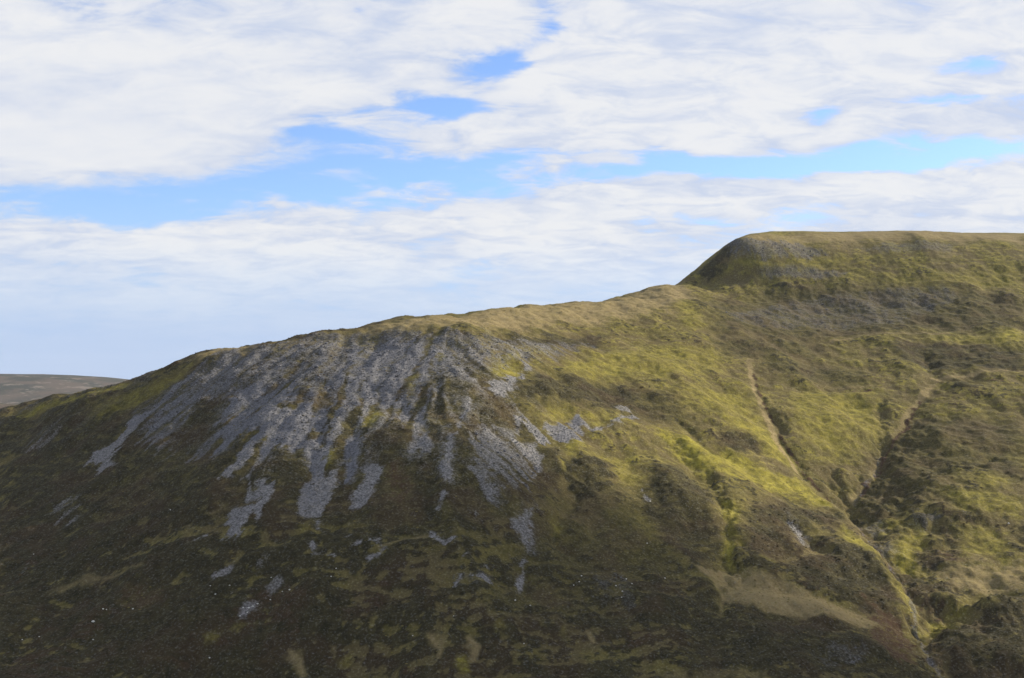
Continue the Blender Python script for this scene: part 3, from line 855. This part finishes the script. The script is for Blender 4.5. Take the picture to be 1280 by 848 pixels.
M_STONE = stone_material('weathered_scree_stone', (0.090, 0.089, 0.090, 1), (0.23, 0.226, 0.228, 1), (0.13, 0.13, 0.09, 1))
M_BLUE = stone_material('dimmed_scree_stone', (0.068, 0.071, 0.083, 1), (0.165, 0.168, 0.19, 1), (0.12, 0.12, 0.09, 1))  # darker bluish scree stone, dim grazing light put into its colour
M_BOULDER = stone_material('pale_boulder_stone', (0.42, 0.41, 0.39, 1), (0.62, 0.61, 0.58, 1), (0.30, 0.30, 0.24, 1))
STONES = [stone_template(k) for k in range(5)]
MOUNDS = [mound_template(k) for k in range(5)]


def cell_points(mask_fn, X0, X1, Y0, Y1, step, seed):
    r = np.random.default_rng(seed)
    x, y = np.meshgrid(np.arange(X0, X1, step), np.arange(Y0, Y1, step))
    x = (x + r.uniform(-.5, .5, x.shape) * step).ravel(); y = (y + r.uniform(-.5, .5, y.shape) * step).ravel()
    ix = np.clip(np.searchsorted(XS, x), 0, NX - 1); iy = np.clip(np.searchsorted(YS, y), 0, NY - 1)
    keep = r.uniform(0, 1, x.shape) < mask_fn(ix, iy)
    return np.c_[x, y][keep]


def in_poly(XY, P):
    ins = np.zeros(len(XY), bool)
    for k in range(len(P)):
        a, b = P[k], P[(k + 1) % len(P)]
        ins ^= ((a[1] > XY[:, 1]) != (b[1] > XY[:, 1])) & (XY[:, 0] < (b[0] - a[0]) * (XY[:, 1] - a[1]) / (b[1] - a[1] + 1e-9) + a[0])
    return ins


SCREE_RUNS = [   # outline in the photo, tone, label
    ([(105,500),(195,500),(195,600),(105,600)], M_STONE, 'narrow pale scree streak slanting down the far left of the face'),
    ([(168,480),(250,478),(250,570),(168,575)], M_BLUE, 'dim violet-grey scree patch left of the broad scree apron'),
    ([(250,478),(420,478),(420,566),(262,604),(250,570)], M_BLUE, 'broad blue-grey scree apron below the crags on the left face'),
    ([(368,560),(425,548),(426,600),(404,672),(368,650)], M_STONE, 'long forked scree tongue reaching lowest on the face'),
    ([(426,536),(452,536),(450,604),(424,604)], M_BLUE, 'short slate-blue scree tongue between the forked one and the stubby one'),
    ([(434,576),(484,576),(482,640),(430,640)], M_STONE, 'stubby pale scree tongue with a rounded foot'),
    ([(276,590),(350,590),(350,676),(276,676)], M_STONE, 'speckled ragged scree patch low on the left face'),
    ([(415,424),(552,424),(552,500),(508,536),(420,534)], M_BLUE, 'wide grey scree field just under the crest'),
    ([(500,496),(542,496),(542,574),(500,574)], M_STONE, 'pair of short scree chutes hanging below the grey scree field'),
    ([(543,496),(596,496),(574,644),(543,644)], M_STONE, 'thin straight scree chute down the middle of the face'),
    ([(596,455),(670,455),(670,498),(596,498)], M_STONE, 'curved scree crescent under a green hollow near the crest'),
    ([(640,510),(656,510),(690,548),(730,518),(734,560),(684,606),(640,606)], M_BLUE, 'triangular lilac scree patch at the right end of the face'),
    ([(732,505),(800,505),(800,545),(732,545)], M_STONE, 'thin wavy scree band trailing right from the triangular patch'),
    ([(584,540),(640,540),(640,648),(584,648)], M_STONE, 'striped scree slope of many fine runnels'),
]
pts = cell_points(lambda i, j: np.clip((COV['scree'][j, i] - 0.35) * 1.1, 0, 0.75), -560, 420, 810, 1500, 1.35, 9)
rs = np.random.default_rng(77)
left_over = np.ones(len(pts), bool)
for outline, mat, label in SCREE_RUNS:
    q = in_poly(pts, px_world(outline)) & left_over
    left_over &= ~q
    if q.sum() > 20:
        scatter('scree_run', pts[q], rs.lognormal(-0.75, 0.32, int(q.sum())), STONES, mat, kind='stuff', label=label, category='scree', group='scree runs on the steep face')
scatter('scattered_scree', pts[left_over], rs.lognormal(-0.75, 0.32, int(left_over.sum())), STONES, M_STONE, kind='stuff',
        label='small scattered patches of grey scree low on the hill')
pts = cell_points(lambda i, j: np.clip((COV['stony'][j, i] - 0.2) * 0.55, 0, 0.5), -560, 640, 810, 1980, 2.3, 10)
scatter('boulder_field', pts, rs.lognormal(-0.5, 0.4, len(pts)), STONES, M_BLUE, kind='stuff', label='dark broken rock showing through the turf of the crags')

# pale boulders lying singly on the dark lower slope: (px, py, size m)
BOULDERS = [
    ('pale boulder near the lower left corner', 'boulders near the lower left corner',
     [(129,767,1.3),(133,767,1.1),(116.5,798,1.2),(166,763,1.4),(49,790,1.0),(28,793,1.0),(42,695,1.0)]),
    ('pale boulder below the speckled scree patch', 'boulders below the speckled scree patch',
     [(362,737,1.5),(353,736,1.2),(338,744,1.3),(269,744,1.3),(263,736,1.2),(287,731,1.1),(322,748,1.5),(316,753,1.6),(311,757,1.4),(304,758,1.3),(339,718,1.1),(300,768,1.3),(309,763,1.2)]),
    ('pale boulder on dark heather below the middle chute', 'boulders under the middle chute',
     [(420,716,1.1),(414,726,1.1),(516,794,1.1),(567,770,1.0),(644,747,1.4),(663,755,1.2),(655,804,1.3)]),
    ('pale boulder in the string right of centre', 'boulders in the string right of centre',
     [(770,735,1.5),(778,744,1.4),(777,750,1.2),(783,727,1.3),(727,719,1.3),(724,728,1.2),(717,731,1.2),(831,721,1.2),(790,736,1.1)]),
]
SINGLE = [
    ('largest white boulder on the dark slope near the lower left corner', (116.5,779.5,2.4)),
    ('lone white boulder on the grass bank right of the stream gully', (1261,655,2.0)),
    ('lone pale boulder right of the yellow moss patch', (809,683,1.5)),
    ('pale boulder at the lower end of a short stony streak right of the lilac scree', (812.5,629.5,1.7)),
    ('pale boulder on the bottom edge of the slope left of centre', (262,821,1.4)),
    ('small pale boulder on the left slope between the narrow streak and the forked tongue', (213,643,1.2)),
]


def boulder(label, group, px, py, size, k):
    V, Fc = stone_template(100 + k, 0.75)
    a = k * 1.7
    p = cast(BASE, px, py)
    R = np.array([[math.cos(a), -math.sin(a), 0], [math.sin(a), math.cos(a), 0], [0, 0, 1]])
    W = (V * size * 0.62) @ R.T
    o = mesh_obj('boulder', W, Fc, M_BOULDER, label=label, category='boulder', group=group, smooth=False)
    o.location = (p[0], p[1], float(height(np.array([p[0]]), np.array([p[1]]))[0]) + 0.22 * size)
    bv = o.modifiers.new('worn_edges', 'BEVEL'); bv.width = 0.12 * size; bv.segments = 2; bv.limit_method = 'NONE'
    return o


k = 0
ORD = ('first', 'second', 'third', 'fourth', 'fifth', 'sixth', 'seventh', 'eighth', 'ninth', 'tenth', 'eleventh', 'twelfth', 'thirteenth')
for label, group, spots in BOULDERS:
    for n, (px, py, sz) in enumerate(sorted(spots)):
        boulder(label + ', ' + ORD[n] + ' from the left', group, px, py, sz, k); k += 1
for label, (px, py, sz) in SINGLE:
    boulder(label, None, px, py, sz, k); k += 1


def plant_material(name, a, b_, c_):
    m, t, b = new_mat(name)
    geo = t.n('ShaderNodeNewGeometry')
    tc = t.n('ShaderNodeTexCoord')
    n1 = t.noise(tc.outputs['Object'], 0.03, 2, 0.6)
    col = t.mix(geo.outputs['Random Per Island'], a, b_)
    t.put(b.inputs['Base Color'], t.mix(t.ramp(n1, 0.45, 0.62), col, c_))
    return m


pts = cell_points(lambda i, j: np.clip((COV['heather'][j, i] - 0.55) * 0.9, 0, 0.4) * (1 - COV['scree'][j, i]) * (1 - COV['bright'][j, i]), -480, 560, 812, 1350, 3.0, 12)
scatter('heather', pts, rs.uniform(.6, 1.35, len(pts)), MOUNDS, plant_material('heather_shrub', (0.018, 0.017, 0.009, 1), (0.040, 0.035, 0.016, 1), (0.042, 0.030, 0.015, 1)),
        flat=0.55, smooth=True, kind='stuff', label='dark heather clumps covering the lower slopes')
pts = cell_points(lambda i, j: np.clip(0.30 - 0.3 * COV['heather'][j, i], 0, 0.3) * (1 - COV['scree'][j, i]), -560, 800, 812, 1960, 3.6, 13)
scatter('tussock_grass', pts, rs.uniform(.5, 1.1, len(pts)), MOUNDS, plant_material('rough_grass_tussock', (0.070, 0.058, 0.022, 1), (0.150, 0.120, 0.048, 1), (0.14, 0.116, 0.030, 1)),
        flat=0.45, smooth=True, kind='stuff', label='olive and straw grass tussocks over the upper slopes')


# ------------------------------------------------------------------ an unseen cloud, added out of frame to shade the valley floor
def cloud(name, ground, rx, ry, rz, seed, density, label):
    """a flattened, billowed closed shell filled with even water mist"""
    import bmesh
    bm = bmesh.new()
    bmesh.ops.create_icosphere(bm, subdivisions=5, radius=1.0)
    V = np.array([v.co[:] for v in bm.verts])
    lump = 1 + 0.5 * fbm(V[:, 0] * 100 + V[:, 2] * 40, V[:, 1] * 100, 70, 4, 0.55, seed)
    C = np.array(ground, float) + np.array(sun_dir) * ((950 - ground[2]) / sun_dir[2])
    for v, p, l in zip(bm.verts, V, lump):
        z = p[2] * rz * (1.0 if p[2] > 0 else 0.45)
        v.co = (C[0] + p[0] * rx * l, C[1] + p[1] * ry * l, C[2] + z * (l * 1.3 - 0.3))
    me = bpy.data.meshes.new(name); bm.to_mesh(me); bm.free()
    m = bpy.data.materials.new('shade_cloud_mist'); m.use_nodes = True; m.node_tree.nodes.clear()
    t = NT(m.node_tree); out = t.n('ShaderNodeOutputMaterial'); vol = t.n('ShaderNodeVolumePrincipled')
    vol.inputs['Density'].default_value = density; vol.inputs['Color'].default_value = (1, 1, 1, 1)
    t.put(out.inputs['Volume'], vol.outputs[0])
    me.materials.append(m)
    o = bpy.data.objects.new(name, me); scene.collection.objects.link(o)
    o['label'] = label; o['kind'] = 'stuff'
    return o


cloud('cloud', (-60, 775, -200), 900, 235, 130, 3, 0.0105, 'unseen cloud added to shade the valley floor')


# ------------------------------------------------------------------ air
def haze():
    x0, x1, y0, y1 = XS[0] - 300, XS[-1] + 300, YS[0] - 300, YS[-1] + 300
    z0, z1 = float(HT.min()) - 1.0, float(HT.max()) + 6.0
    V = [(x, y, z) for z in (z0, z1) for y in (y0, y1) for x in (x0, x1)]
    Fc = [(0, 2, 3, 1), (4, 5, 7, 6), (0, 1, 5, 4), (2, 6, 7, 3), (0, 4, 6, 2), (1, 3, 7, 5)]
    m = bpy.data.materials.new('moist_air'); m.use_nodes = True; m.node_tree.nodes.clear()
    t = NT(m.node_tree); out = t.n('ShaderNodeOutputMaterial'); vol = t.n('ShaderNodeVolumePrincipled')
    vol.inputs['Density'].default_value = HAZE_DENSITY; vol.inputs['Color'].default_value = (0.80, 0.88, 1.0, 1)
    t.put(out.inputs['Volume'], vol.outputs[0])
    o = mesh_obj('haze', V, Fc, m, kind='stuff', smooth=False)
    return o


HAZE_DENSITY = 1.25e-5
haze()
